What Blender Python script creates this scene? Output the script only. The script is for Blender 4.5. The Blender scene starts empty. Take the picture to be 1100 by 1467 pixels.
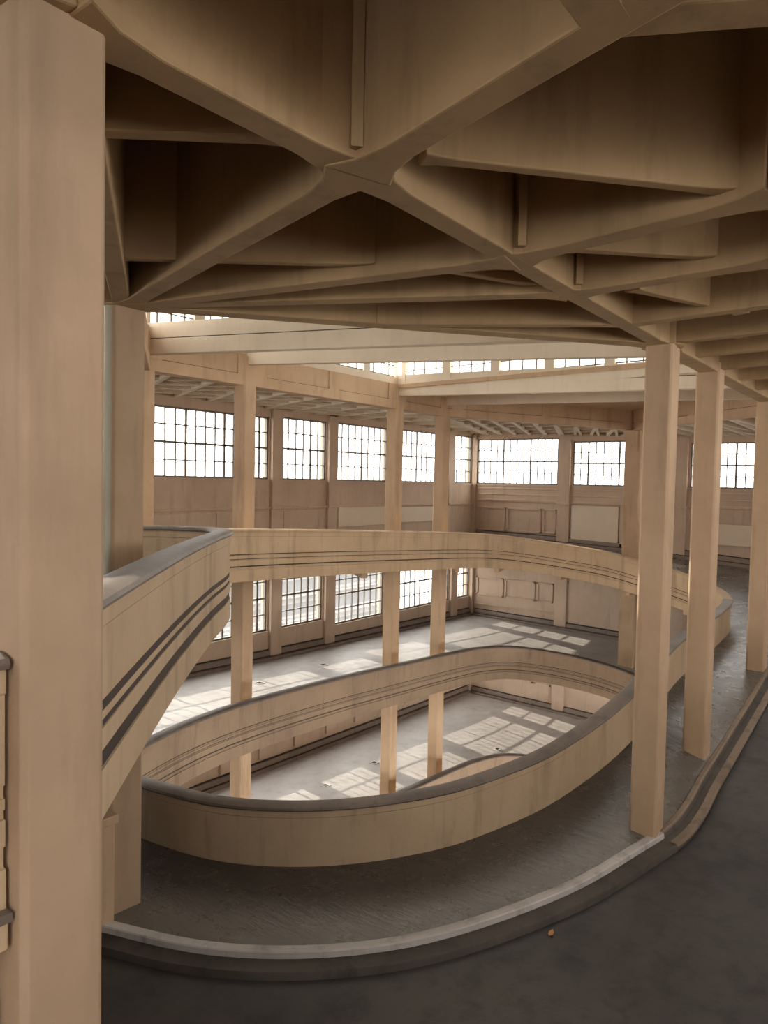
import bpy, bmesh, math, random
from mathutils import Vector, Matrix
from mathutils.geometry import tessellate_polygon

random.seed(7)
scene = bpy.context.scene
COL = scene.collection
ZE = 14.0          # height of the eye; every z below is measured from it
TURN = 4.8         # the ramp drops this much per turn

# ------------------------------------------------------------------ materials
def new_mat(name):
    m = bpy.data.materials.new(name)
    m.use_nodes = True
    nt = m.node_tree
    nt.nodes.clear()
    out = nt.nodes.new('ShaderNodeOutputMaterial')
    b = nt.nodes.new('ShaderNodeBsdfPrincipled')
    nt.links.new(b.outputs[0], out.inputs[0])
    return m, nt, b, out

def noise(nt, vec, scale, detail=4.0, rough=0.6):
    n = nt.nodes.new('ShaderNodeTexNoise')
    n.inputs['Scale'].default_value = scale
    n.inputs['Detail'].default_value = detail
    n.inputs['Roughness'].default_value = rough
    nt.links.new(vec, n.inputs['Vector'])
    return n.outputs['Fac']

def ramp(nt, fac, stops):
    r = nt.nodes.new('ShaderNodeValToRGB')
    e = r.color_ramp.elements
    while len(e) < len(stops):
        e.new(0.5)
    for k, (p, c) in enumerate(stops):
        e[k].position = p
        e[k].color = c if len(c) == 4 else (*c, 1)
    nt.links.new(fac, r.inputs[0])
    return r.outputs[0]

def mix(nt, fac, a, b, mode='MIX'):
    n = nt.nodes.new('ShaderNodeMix')
    n.data_type = 'RGBA'
    n.blend_type = mode
    if isinstance(fac, (int, float)):
        n.inputs[0].default_value = fac
    else:
        nt.links.new(fac, n.inputs[0])
    for sock, v in ((n.inputs[6], a), (n.inputs[7], b)):
        if isinstance(v, tuple):
            sock.default_value = (*v, 1) if len(v) == 3 else v
        else:
            nt.links.new(v, sock)
    return n.outputs[2]

def position(nt, scale=(1, 1, 1)):
    g = nt.nodes.new('ShaderNodeNewGeometry')
    m = nt.nodes.new('ShaderNodeMapping')
    m.inputs['Scale'].default_value = scale
    nt.links.new(g.outputs['Position'], m.inputs['Vector'])
    return m.outputs['Vector']

def bump(nt, b, h, strength, dist):
    n = nt.nodes.new('ShaderNodeBump')
    n.inputs['Strength'].default_value = strength
    n.inputs['Distance'].default_value = dist
    nt.links.new(h, n.inputs['Height'])
    nt.links.new(n.outputs[0], b.inputs['Normal'])

def plaster(name, a, b2, stain, rough=0.8, stain_amt=0.55):
    m, nt, b, out = new_mat(name)
    p = position(nt)
    big = noise(nt, p, 0.7, 5, 0.62)
    streak = noise(nt, position(nt, (2.6, 2.6, 0.35)), 1.0, 6, 0.65)
    fine = noise(nt, p, 9.0, 6, 0.7)
    c = mix(nt, ramp(nt, big, [(0.35, (0, 0, 0)), (0.66, (1, 1, 1))]), a, b2)
    sf = ramp(nt, streak, [(0.52, (0, 0, 0)), (0.74, (stain_amt,) * 3)])
    c = mix(nt, sf, c, stain)
    ff = ramp(nt, fine, [(0.60, (0, 0, 0)), (0.80, (0.22,) * 3)])
    c = mix(nt, ff, c, stain)
    nt.links.new(c, b.inputs['Base Color'])
    b.inputs['Roughness'].default_value = rough
    b.inputs['Specular IOR Level'].default_value = 0.3
    bump(nt, b, fine, 0.25, 0.02)
    return m

M = {}
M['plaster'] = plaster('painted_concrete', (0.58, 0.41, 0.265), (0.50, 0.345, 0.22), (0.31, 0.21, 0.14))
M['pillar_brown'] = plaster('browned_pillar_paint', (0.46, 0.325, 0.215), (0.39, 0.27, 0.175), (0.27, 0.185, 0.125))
M['parapet_shaded'] = plaster('shaded_parapet_render', (0.34, 0.245, 0.165), (0.27, 0.19, 0.13), (0.155, 0.11, 0.08), 0.75, 0.7)  # parapet render darkened to paint in the shade of the void
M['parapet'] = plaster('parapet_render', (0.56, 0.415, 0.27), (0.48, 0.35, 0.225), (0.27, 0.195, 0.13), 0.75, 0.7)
M['wall'] = plaster('wall_render', (0.60, 0.455, 0.345), (0.52, 0.39, 0.29), (0.34, 0.255, 0.195))
M['beam'] = plaster('pale_beam_paint', (0.76, 0.66, 0.53), (0.70, 0.60, 0.475), (0.56, 0.46, 0.355), 0.8, 0.4)
M['rib'] = plaster('rib_concrete', (0.45, 0.305, 0.165), (0.36, 0.24, 0.128), (0.20, 0.132, 0.072))
M['soffit'] = plaster('shade_dark_soffit', (0.10, 0.07, 0.045), (0.075, 0.052, 0.033), (0.045, 0.032, 0.02))  # slab colour darkened to deepen the shade inside the coffers
M['coping'] = plaster('weathered_coping', (0.14, 0.108, 0.09), (0.21, 0.168, 0.138), (0.07, 0.055, 0.046), 0.5)
M['groove'] = plaster('soiled_groove', (0.055, 0.040, 0.032), (0.08, 0.058, 0.045), (0.03, 0.022, 0.018), 0.8)
M['board'] = plaster('pale_board', (0.74, 0.62, 0.48), (0.70, 0.58, 0.45), (0.62, 0.50, 0.39), 0.7, 0.3)
M['white'] = plaster('worn_white_paint', (0.62, 0.58, 0.54), (0.50, 0.46, 0.43), (0.22, 0.19, 0.17), 0.6, 0.8)
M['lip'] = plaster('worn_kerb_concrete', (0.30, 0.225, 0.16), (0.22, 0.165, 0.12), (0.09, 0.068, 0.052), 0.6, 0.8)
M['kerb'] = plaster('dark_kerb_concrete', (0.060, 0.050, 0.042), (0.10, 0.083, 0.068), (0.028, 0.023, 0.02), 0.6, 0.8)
M['base'] = plaster('grey_base_ledge', (0.27, 0.21, 0.175), (0.22, 0.175, 0.145), (0.10, 0.075, 0.06), 0.6)
M['pipe'] = plaster('green_pipe_paint', (0.36, 0.33, 0.25), (0.32, 0.28, 0.21), (0.22, 0.17, 0.12), 0.5)

def asphalt(name, a, b2, dark, rough=0.42, ridges=0.0, scale=(1, 1, 1)):
    m, nt, b, out = new_mat(name)
    p = position(nt)
    big = noise(nt, p, 0.45, 6, 0.65)
    fine = noise(nt, p, 14.0, 5, 0.7)
    st = noise(nt, position(nt, (1.0, 1.0, 1.0)), 1.7, 7, 0.7)
    c = mix(nt, ramp(nt, big, [(0.35, (0, 0, 0)), (0.65, (1, 1, 1))]), a, b2)
    c = mix(nt, ramp(nt, st, [(0.50, (0, 0, 0)), (0.72, (0.75,) * 3)]), c, dark)
    c = mix(nt, ramp(nt, fine, [(0.55, (0, 0, 0)), (0.8, (0.4,) * 3)]), c, dark)
    if ridges:
        # the strip by the columns is bare worn concrete
        at = nt.nodes.new('ShaderNodeAttribute'); at.attribute_name = 'lane'
        ad = nt.nodes.new('ShaderNodeMath'); ad.operation = 'MULTIPLY_ADD'
        nt.links.new(big, ad.inputs[0]); ad.inputs[1].default_value = 0.35; nt.links.new(at.outputs['Fac'], ad.inputs[2])
        edge = ramp(nt, ad.outputs[0], [(0.62, (0, 0, 0)), (0.95, (0.9,) * 3)])
        c = mix(nt, edge, c, mix(nt, st, (0.17, 0.155, 0.135), (0.11, 0.098, 0.086)))
        b.inputs['Specular IOR Level'].default_value = 0.5
    nt.links.new(c, b.inputs['Base Color'])
    rr = nt.nodes.new('ShaderNodeMapRange')
    rr.inputs['To Min'].default_value = rough - 0.12
    rr.inputs['To Max'].default_value = rough + 0.22
    nt.links.new(st, rr.inputs['Value'])
    nt.links.new(rr.outputs[0], b.inputs['Roughness'])
    b.inputs['Specular IOR Level'].default_value = 0.9 if ridges else 0.5
    if ridges:
        rn = noise(nt, position(nt, scale), 1.0, 5, 0.65)
        h = nt.nodes.new('ShaderNodeMath'); h.operation = 'ADD'
        nt.links.new(rn, h.inputs[0])
        f2 = nt.nodes.new('ShaderNodeMath'); f2.operation = 'MULTIPLY'
        nt.links.new(fine, f2.inputs[0]); f2.inputs[1].default_value = 0.15
        nt.links.new(f2.outputs[0], h.inputs[1])
        bump(nt, b, h.outputs[0], ridges, 0.06)
    else:
        bump(nt, b, fine, 0.25, 0.01)
    return m

M['road'] = asphalt('worn_ramp_asphalt', (0.038, 0.032, 0.030), (0.062, 0.053, 0.047), (0.018, 0.015, 0.014), 0.24, 0.4, (5.5, 1.3, 1.0))
M['outer'] = asphalt('outer_asphalt', (0.046, 0.041, 0.039), (0.074, 0.067, 0.058), (0.023, 0.021, 0.020), 0.5)
M['far_road'] = asphalt('glare_pale_floor', (0.50, 0.475, 0.455), (0.43, 0.405, 0.39), (0.33, 0.31, 0.295), 0.42)  # pale colour stands in for window glare on the far floors

def plain(name, c, rough=0.5, metal=0.0):
    m, nt, b, out = new_mat(name)
    p = position(nt)
    n = noise(nt, p, 6.0, 3, 0.6)
    nt.links.new(mix(nt, ramp(nt, n, [(0.4, (0, 0, 0)), (0.7, (0.5,) * 3)]), c, tuple(x * 0.75 for x in c)), b.inputs['Base Color'])
    b.inputs['Roughness'].default_value = rough
    b.inputs['Metallic'].default_value = metal
    return m
M['steel'] = plain('grey_window_steel', (0.19, 0.165, 0.14), 0.55)
M['iron'] = plain('dark_iron', (0.06, 0.055, 0.05), 0.5, 0.6)
M['drain'] = plain('pale_drain_metal', (0.75, 0.73, 0.70), 0.4)
M['leaf'] = plain('dry_leaf', (0.55, 0.26, 0.09), 0.7)
M['facade'] = plain('hazy_facade', (0.27, 0.265, 0.26), 0.9)
M['facade_dark'] = plain('hazy_facade_windows', (0.15, 0.15, 0.155), 0.7)

def glass(name='window_glass', c0=(0.93, 0.93, 0.92), c1=(0.99, 0.99, 0.98)):
    m, nt, b, out = new_mat(name)
    nt.nodes.remove(b)
    t = nt.nodes.new('ShaderNodeBsdfTransparent')
    n = noise(nt, position(nt), 1.3, 3, 0.6)
    nt.links.new(ramp(nt, n, [(0.3, c0), (0.7, c1)]), t.inputs[0])
    g = nt.nodes.new('ShaderNodeBsdfGlossy')
    g.inputs['Roughness'].default_value = 0.08
    g.inputs['Color'].default_value = (0.9, 0.9, 0.9, 1)
    f = nt.nodes.new('ShaderNodeMixShader')
    f.inputs[0].default_value = 0.05
    nt.links.new(t.outputs[0], f.inputs[1]); nt.links.new(g.outputs[0], f.inputs[2])
    nt.links.new(f.outputs[0], out.inputs[0])
    return m
M['glass'] = glass()
M['sky_glass'] = glass('frosted_skylight_glass', (0.26, 0.25, 0.23), (0.30, 0.285, 0.26))

# ------------------------------------------------------------------ mesh helpers
def V(p):
    return Vector((p[0], p[1], p[2] + ZE))

class MB:
    def __init__(self):
        self.v = []; self.f = []
    def box(self, a, b):
        (x0, y0, z0), (x1, y1, z1) = a, b
        x0, x1 = sorted((x0, x1)); y0, y1 = sorted((y0, y1)); z0, z1 = sorted((z0, z1))
        self.hexa([(x0, y0, z0), (x1, y0, z0), (x1, y1, z0), (x0, y1, z0)],
                  [(x0, y0, z1), (x1, y0, z1), (x1, y1, z1), (x0, y1, z1)])
    def hexa(self, lo, hi):
        self.prism(lo, hi)
    def prism(self, lo, hi):
        k = len(self.v); n = len(lo)
        self.v += [V(p) for p in lo] + [V(p) for p in hi]
        self.f.append(tuple(k + i for i in reversed(range(n))))
        self.f.append(tuple(k + n + i for i in range(n)))
        for i in range(n):
            j = (i + 1) % n
            self.f.append((k + i, k + j, k + n + j, k + n + i))
    def beam(self, p, q, w, h0, h1=None):
        """bar between plan points p and q (x, y, bottom z), w wide, h0/h1 tall at its ends"""
        h1 = h0 if h1 is None else h1
        d = Vector((q[0] - p[0], q[1] - p[1])); d.normalize()
        n = Vector((-d.y, d.x)) * (w / 2)
        def c(e, s, z): return (e[0] + s * n.x, e[1] + s * n.y, e[2] + z)
        self.prism([c(p, -1, 0), c(q, -1, 0), c(q, 1, 0), c(p, 1, 0)],
                   [c(p, -1, h0), c(q, -1, h1), c(q, 1, h1), c(p, 1, h0)])
    def sweep(self, path, frames, prof, closed=True, caps=True):
        """path: (x, y, z) list; frames: right-hand unit vectors; prof: (x, z) list"""
        k = len(self.v); n = len(prof); m = len(path)
        for (p, r) in zip(path, frames):
            for (a, z) in prof:
                self.v.append(V((p[0] + r[0] * a, p[1] + r[1] * a, p[2] + z)))
        for i in range(m - 1):
            for j in range(n if closed else n - 1):
                jj = (j + 1) % n
                self.f.append((k + i * n + j, k + i * n + jj, k + (i + 1) * n + jj, k + (i + 1) * n + j))
        if closed and caps:
            self.f.append(tuple(k + j for j in range(n)))
            self.f.append(tuple(k + (m - 1) * n + j for j in reversed(range(n))))
    def tube(self, p, q, r, seg=10):
        a, b = V(p), V(q); d = (b - a).normalized()
        u = d.orthogonal().normalized(); w = d.cross(u)
        k = len(self.v)
        for e in (a, b):
            for i in range(seg):
                t = 2 * math.pi * i / seg
                self.v.append(e + r * (math.cos(t) * u + math.sin(t) * w))
        for i in range(seg):
            j = (i + 1) % seg
            self.f.append((k + i, k + j, k + seg + j, k + seg + i))
        self.f.append(tuple(k + i for i in reversed(range(seg))))
        self.f.append(tuple(k + seg + i for i in range(seg)))
    def build(self, name, mat, parent=None, bevel=0.0, smooth=False):
        me = bpy.data.meshes.new(name)
        me.from_pydata([tuple(v) for v in self.v], [], self.f)
        bm = bmesh.new(); bm.from_mesh(me)
        bmesh.ops.recalc_face_normals(bm, faces=bm.faces)
        bm.to_mesh(me); bm.free()
        me.materials.append(M[mat])
        o = bpy.data.objects.new(name, me)
        COL.objects.link(o)
        if parent: o.parent = parent
        if bevel:
            b = o.modifiers.new('bevel', 'BEVEL'); b.width = bevel; b.segments = 2
            b.limit_method = 'ANGLE'; b.angle_limit = math.radians(40)
        if smooth:
            for p in me.polygons: p.use_smooth = True
            try:
                me.set_sharp_from_angle(angle=math.radians(38))
            except Exception:
                pass
        return o

def tag(o, label=None, cat=None, group=None, kind=None):
    if label: o['label'] = label
    if cat: o['category'] = cat
    if group: o['group'] = group
    if kind: o['kind'] = kind
    return o

def struct(o, label=None):
    o['kind'] = 'structure'
    if label: o['label'] = label
    return o

def catmull(pts, sub=8):
    out = []
    n = len(pts)
    for i in range(n - 1):
        p0 = pts[max(i - 1, 0)]; p1 = pts[i]; p2 = pts[i + 1]; p3 = pts[min(i + 2, n - 1)]
        def kn(a, b): return max(math.hypot(a[0] - b[0], a[1] - b[1]) ** 0.5, 1e-4)
        t0 = 0; t1 = t0 + kn(p0, p1); t2 = t1 + kn(p1, p2); t3 = t2 + kn(p2, p3)
        for s in range(sub):
            t = t1 + (t2 - t1) * s / sub
            r = []
            for c in range(len(p1)):
                def L(a, b, ta, tb): return a if tb - ta < 1e-9 else a + (b - a) * (t - ta) / (tb - ta)
                A1 = L(p0[c], p1[c], t0, t1); A2 = L(p1[c], p2[c], t1, t2); A3 = L(p2[c], p3[c], t2, t3)
                B1 = L(A1, A2, t0, t2); B2 = L(A2, A3, t1, t3)
                r.append(L(B1, B2, t1, t2))
            out.append(tuple(r))
    out.append(tuple(pts[-1]))
    return out

def right_frames(path):
    fr = []
    n = len(path)
    for i in range(n):
        a = path[max(i - 1, 0)]; b = path[min(i + 1, n - 1)]
        d = Vector((b[0] - a[0], b[1] - a[1])); d.normalize()
        fr.append((d.y, -d.x))
    return fr

# ------------------------------------------------------------------ plan of the ramp
X0, X1, Y0, Y1 = -6.5, 38.54, -5.0, 22.4       # inside faces of the outer walls
CEN = (19.3, 10.2)
# inner edge of one turn, from the far left corner: x, y, road z at parapet, road z at outer wall
LOOP = [
    (9.0, 13.6, -2.10, -2.50), (10.6, 14.4, -2.20, -2.52), (13.2, 15.1, -2.33, -2.60), (17.9, 15.45, -2.57, -2.75),
    (21.1, 15.45, -2.74, -2.90), (25.4, 15.4, -2.97, -3.08), (27.2, 15.3, -3.09, -3.15), (29.1, 14.8, -3.28, -3.22),
    (30.5, 13.3, -3.55, -3.30), (30.95, 11.3, -3.80, -3.42), (31.0, 9.6, -4.15, -3.60), (30.7, 8.0, -4.44, -3.80),
    (29.5, 6.6, -4.72, -4.10), (27.6, 5.8, -4.83, -4.50), (24.6, 5.5, -4.86, -4.95), (21.6, 5.4, -4.88, -5.20),
    (19.0, 5.3, -4.95, -5.50), (15.9, 5.0, -5.10, -5.85), (14.2, 5.15, -5.45, -6.0), (12.6, 5.6, -5.85, -6.2),
    (11.5, 6.05, -6.03, -6.35), (10.4, 6.6, -6.15, -6.4), (9.0, 7.75, -6.24, -6.5), (8.1, 9.2, -6.30, -6.6),
    (7.85, 10.9, -6.38, -6.8), (8.2, 12.4, -6.65, -7.1)]
NL = len(LOOP)
def loop_pt(i):
    k, j = divmod(i, NL)
    x, y, zi, zo = LOOP[j]
    return (x, y, zi - TURN * k, zo - (TURN - 0.1) * k)
SUB = 6
def run(i0, i1):
    """control points i0..i1 of the endless spiral, smoothed with the neighbours' tangents"""
    pts = [loop_pt(i) for i in range(i0 - 1, i1 + 2)]
    c = catmull(pts, SUB)
    return c[SUB:-SUB]

def hit_poly(poly, d):
    best = None
    for i in range(len(poly)):
        a = poly[i]; b = poly[(i + 1) % len(poly)]
        ex, ey = b[0] - a[0], b[1] - a[1]
        den = d[0] * ey - d[1] * ex
        if abs(den) < 1e-9: continue
        wx, wy = a[0] - CEN[0], a[1] - CEN[1]
        t = (wx * ey - wy * ex) / den
        s = (wx * d[1] - wy * d[0]) / den
        if t > 0 and -1e-6 <= s <= 1 + 1e-6 and (best is None or t > best): best = t
    return (CEN[0] + d[0] * best, CEN[1] + d[1] * best)

RECT = [(X0 - .1, Y0 - .1), (X1 + .1, Y0 - .1), (X1 + .1, Y1 + .1), (X0 - .1, Y1 + .1)]
# kerb line (inner lip), with the level of the road there
KERB_PTS = [(34.6, 5.6, -4.25), (32.6, 4.35, -4.38), (29.5, 3.75, -4.5), (25.0, 3.62, -4.68), (22.6, 3.62, -4.82), (19.2, 3.6, -5.2), (17.0, 3.58, -5.42), (15.0, 3.56, -5.6),
            (13.9, 3.54, -5.74), (13.1, 3.60, -5.84), (12.05, 3.86, -5.92), (10.4, 4.36, -6.04), (8.3, 5.42, -6.15), (7.2, 6.42, -6.2), (6.38, 7.55, -6.2), (5.86, 8.75, -6.17),
            (5.5, 10.2, -6.2), (5.5, 11.8, -6.3)]
KERB = catmull(KERB_PTS, 6)
KPOLY = [(p[0], p[1]) for p in KERB] + [(5.5, 15.0), (6.5, 17.4), (9.0, 17.6), (30.0, 17.6), (34.0, 15.5), (35.3, 11.0), (35.3, 7.0)]

def kerb_z(x, y):
    best = min(KERB, key=lambda p: (p[0] - x) ** 2 + (p[1] - y) ** 2)
    return best[2], math.hypot(best[0] - x, best[1] - y)

# parapet cross-section; x > 0 is the side of the void, z from the road level (top at +1.0)
T = 0.11
BODY = [(-T, -0.40), (-T, 0.80), (-T - .012, 0.815), (-T - .012, 0.93), (T + .012, 0.93), (T + .012, 0.80), (T, 0.785),
        (T, 0.315), (T - .015, 0.312), (T - .015, 0.245), (T, 0.242), (T, 0.187), (T - .015, 0.184),
        (T - .015, 0.137), (T + .004, 0.134), (T + .004, -0.007), (T - .015, -0.01), (T - .015, -0.12), (T + .012, -0.123), (T + .012, -0.44), (-T, -0.44)]
COPE = [(-T - .05, 0.93), (T + .05, 0.93), (T + .062, 0.955), (T + .045, 0.985), (T - .02, 1.005), (-T + .02, 1.005), (-T - .045, 0.985), (-T - .062, 0.955)]
GROOVE = [((T - .03, 0.243), (T - .004, 0.314)), ((T - .03, 0.136), (T - .006, 0.185)), ((T - .03, -0.121), (T - .004, -0.009))]

FINE = [((T - .03, 0.290), (T - .004, 0.314)), ((T - .03, 0.168), (T - .006, 0.186)), ((T - .03, -0.045), (T - .004, -0.009))]
def parapet(path, label, wide=0, void_mat=None):
    fr = right_frames(path)
    b = MB(); b.sweep(path, fr, BODY)
    o = b.build('ramp_parapet', 'parapet', smooth=True)
    tag(o, label, 'parapet', 'ramp parapets')
    if void_mat:      # darker copy of the render, shade painted into the void side
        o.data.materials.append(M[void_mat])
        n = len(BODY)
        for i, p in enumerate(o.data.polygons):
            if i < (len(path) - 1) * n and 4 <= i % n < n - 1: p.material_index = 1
    c = MB(); c.sweep(path[:wide + 14] if wide else path, fr[:wide + 14] if wide else fr, COPE)
    co = c.build('coping', 'coping', o, smooth=True); co['label'] = 'dark weathered rounded coping'
    if wide:
        c = MB(); c.sweep(path[wide + 13:], fr[wide + 13:], COPE)
        co = c.build('coping', 'parapet', o, smooth=True); co['label'] = 'pale clean coping'
    g = MB()
    for (a, z0), (b2, z1) in GROOVE:
        if wide: g.sweep(path[:wide + 1], fr[:wide + 1], [(a, z0), (b2, z0), (b2, z1), (a, z1)])
    for (a, z0), (b2, z1) in FINE:
        g.sweep(path[wide:], fr[wide:], [(a, z0), (b2, z0), (b2, z1), (a, z1)])
    go = g.build('moulding_groove', 'groove', o); go['label'] = 'dark soiled groove lines'
    return o

def p3(pts): return [(p[0], p[1], p[2]) for p in pts]

# first stretch: from the big left pillar to the nose, round the left end, along the far side, round the right end
head = [(2.1, 3.82, -1.74), (2.5, 4.22, -1.745), (3.6, 5.28, -1.76), (5.0, 6.60, -1.78), (6.6, 8.05, -1.81), (7.7, 9.0, -1.83), (8.25, 9.6, -1.85), (8.42, 10.1, -1.86), (8.36, 10.7, -1.87), (8.25, 11.6, -1.9), (8.4, 12.6, -1.97)]
top_ctrl = head + [loop_pt(i)[:3] for i in range(0, 16)]
top_path = catmull(top_ctrl, SUB)
CUT = (13) # control index where the upper parapet hands over to the lower one (right end)
n_top = (len(head) + CUT) * SUB + 1
parapet(top_path[:n_top], 'upper parapet running from the big left pillar across the far side of the void', 8 * SUB)
parapet(p3(run(CUT, NL + CUT)), 'near rounded parapet looping around the void in the middle, one storey down', void_mat='parapet_shaded')
parapet(p3(run(NL + CUT, 2 * NL + CUT)), 'lowest dark curved parapet seen through the void behind the near one', void_mat='parapet_shaded')

# road decks
def deck(i0, i1, name, near=False):
    pts = run(i0, i1)
    inner = MB(); outer = MB()
    rows = []
    for (x, y, zi, zo) in pts:
        d = Vector((x - CEN[0], y - CEN[1])); d.normalize()
        e = hit_poly(RECT, d)
        k = hit_poly(KPOLY, d)
        f = math.hypot(k[0] - x, k[1] - y) / max(math.hypot(e[0] - x, e[1] - y), 1e-3)
        kz, dist = kerb_z(*k)
        turn_drop = 0.0
        rows.append([(x, y, zi), (k[0], k[1], zi + (zo - zi) * f), (e[0], e[1], zo), kz, dist])
    return rows

def ribbon(a, b, thick, name, mat):
    """slab between two edge lines"""
    m = MB(); n = len(a)
    k = 0
    for (p, q) in zip(a, b):
        m.v += [V(p), V(q), V((q[0], q[1], q[2] - thick)), V((p[0], p[1], p[2] - thick))]
    for i in range(n - 1):
        s, t = i * 4, (i + 1) * 4
        for c in range(4):
            cc = (c + 1) % 4
            m.f.append((s + c, s + cc, t + cc, t + c))
    m.f.append((0, 1, 2, 3)); e = (n - 1) * 4
    m.f.append((e + 3, e + 2, e + 1, e))
    o = m.build(name, mat, smooth=True)
    at = o.data.attributes.new('lane', 'FLOAT', 'POINT')
    for i, v in enumerate(m.v): at.data[i].value = 1.0 if i % 4 in (1, 2) else 0.0
    return o

def split_rows(rows, near_level):
    """near side rows of one turn use the measured kerb level"""
    return rows

# upper turn: far side, right end down to the near right corner
r1 = deck(0, 13, 'upper')
struct(ribbon([r[0] for r in r1], [r[2] for r in r1], 0.42, 'floor_upper', 'road'), 'upper ramp road behind the upper parapet, shiny at the right end')
# near side of the same turn: inner strip to the kerb
r1n = deck(13, NL, 'near')
def kz_of(r): return r[3]
struct(ribbon([r[0] for r in r1n], [(r[1][0], r[1][1], kz_of(r) - .01) for r in r1n], 0.42, 'floor_near', 'road'), 'dark ridged ramp road between near parapet and kerb')
# lower turns
r2 = deck(NL, 2 * NL, 'middle')
struct(ribbon([r[0] for r in r2], [r[2] for r in r2], 0.42, 'floor_middle', 'far_road'), 'pale glare-tinted floor with sun patches, one storey down')
r3 = deck(2 * NL, 2 * NL + 16, 'low')
struct(ribbon([r[0] for r in r3], [r[2] for r in r3], 0.42, 'floor_lower', 'far_road'), 'pale glare-tinted floor with sun patches, two storeys down')

# outer floor beyond the kerb, lower than the lip
ka, kb = [], []
kf = right_frames(KERB)
for p, fr in zip(KERB, kf):
    a = (p[0] - fr[0] * .39, p[1] - fr[1] * .39, p[2] - .19)
    d = Vector((p[0] - CEN[0], p[1] - CEN[1])); d.normalize()
    e = hit_poly(RECT, d)
    ka.append(a); kb.append((e[0], e[1], min(p[2], -4.6) - .34 if p[1] < 9 else p[2] - .34))
struct(ribbon(ka, kb, 0.42, 'floor_outer', 'outer'), 'dark asphalt floor in front of the kerb')

# kerb
def kerb():
    fr = [(-f[0], -f[1]) for f in right_frames(KERB)]
    # x grows away from the road: lip, gutter, outer ledge
    path = KERB
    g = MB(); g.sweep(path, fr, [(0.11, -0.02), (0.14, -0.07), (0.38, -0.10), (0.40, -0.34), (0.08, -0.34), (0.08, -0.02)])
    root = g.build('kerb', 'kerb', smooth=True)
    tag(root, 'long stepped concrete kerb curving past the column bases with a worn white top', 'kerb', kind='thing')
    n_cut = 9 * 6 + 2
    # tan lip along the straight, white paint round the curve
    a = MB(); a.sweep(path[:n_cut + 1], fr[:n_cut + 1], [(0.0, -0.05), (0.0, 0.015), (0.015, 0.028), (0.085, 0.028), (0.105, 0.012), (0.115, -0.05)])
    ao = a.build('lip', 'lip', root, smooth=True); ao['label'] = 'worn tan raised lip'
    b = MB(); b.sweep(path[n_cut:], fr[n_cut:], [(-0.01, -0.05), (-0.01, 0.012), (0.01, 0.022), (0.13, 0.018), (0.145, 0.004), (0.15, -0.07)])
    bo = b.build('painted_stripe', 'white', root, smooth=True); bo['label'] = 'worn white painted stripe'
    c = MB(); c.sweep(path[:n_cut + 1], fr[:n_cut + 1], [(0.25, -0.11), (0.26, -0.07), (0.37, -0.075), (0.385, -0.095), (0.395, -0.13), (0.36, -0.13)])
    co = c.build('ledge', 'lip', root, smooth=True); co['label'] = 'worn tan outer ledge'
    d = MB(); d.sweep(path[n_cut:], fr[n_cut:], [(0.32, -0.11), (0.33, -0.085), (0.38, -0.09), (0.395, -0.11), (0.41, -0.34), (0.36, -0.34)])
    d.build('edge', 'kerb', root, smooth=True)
kerb()

# ------------------------------------------------------------------ ceiling level
def zc(x, y): return 2.35 + 0.03 * max(y - 3.6, 0)

# ------------------------------------------------------------------ pillars
def pillar(x0, y0, w, zb, zt, label, name='concrete_pillar', mat='plaster', d=None, groove=True):
    d = d or w
    c = 0.035
    def ring(z): return [(x0 + c, y0, z), (x0 + w - c, y0, z), (x0 + w, y0 + c, z), (x0 + w, y0 + d - c, z),
                         (x0 + w - c, y0 + d, z), (x0 + c, y0 + d, z), (x0, y0 + d - c, z), (x0, y0 + c, z)]
    m = MB(); m.prism(ring(zb), ring(zt))
    o = m.build(name, mat, bevel=0.008)
    tag(o, label, 'pillar', 'concrete pillars of the ramp hall', 'thing')
    return o

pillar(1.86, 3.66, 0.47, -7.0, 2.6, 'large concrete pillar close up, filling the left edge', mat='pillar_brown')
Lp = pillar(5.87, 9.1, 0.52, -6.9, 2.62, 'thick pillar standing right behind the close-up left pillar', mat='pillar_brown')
dp = MB(); dp.tube((5.785, 9.09, -1.88), (5.785, 9.09, 2.3), 0.05)
dpo = dp.build('drainpipe', 'pipe', smooth=True); tag(dpo, 'thin greenish drainpipe running down beside the second left pillar', 'pipe')
pillar(11.33, 16.4, 0.48, -2.7, 3.0, 'slim warm-lit pillar half hidden just right of the second left pillar')
pillar(14.88, 16.4, 0.48, -12.5, 3.6, 'left one of the three tall far pillars passing behind both curved parapets')
pillar(22.43, 16.4, 0.48, -12.5, 3.6, 'middle one of the three tall far pillars, in front of the second window gap')
pillar(25.75, 16.4, 0.48, -12.5, 3.6, 'right one of the three tall far pillars, nearest the far room corner')
pillar(12.50, 3.60, 0.45, -6.05, 2.5, 'nearest of the three right pillars, base beside the bend of the kerb')
pillar(15.75, 3.62, 0.45, -5.75, 2.5, 'middle one of the three right pillars, standing along the kerb')
pillar(21.80, 3.62, 0.45, -5.1, 2.5, 'pillar cut by the right edge of the view, last along the kerb')
pillar(25.35, 3.62, 0.45, -5.0, 2.5, 'pillar past the right edge, beyond the last one along the kerb')
Ep = pillar(34.2, 11.15, 0.72, -9.2, 3.2, 'broad pillar rising behind the right end of the upper parapet')
h = MB()
h.prism([(34.2, 11.25, 1.6), (34.2, 11.75, 1.6), (33.6, 11.75, 2.55), (33.6, 11.25, 2.55)][::-1],
        [(34.21, 11.25, 1.6), (34.21, 11.75, 1.6), (34.21, 11.75, 2.55), (34.21, 11.25, 2.55)][::-1])
h.build('bracket', 'plaster', Ep)

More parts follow.
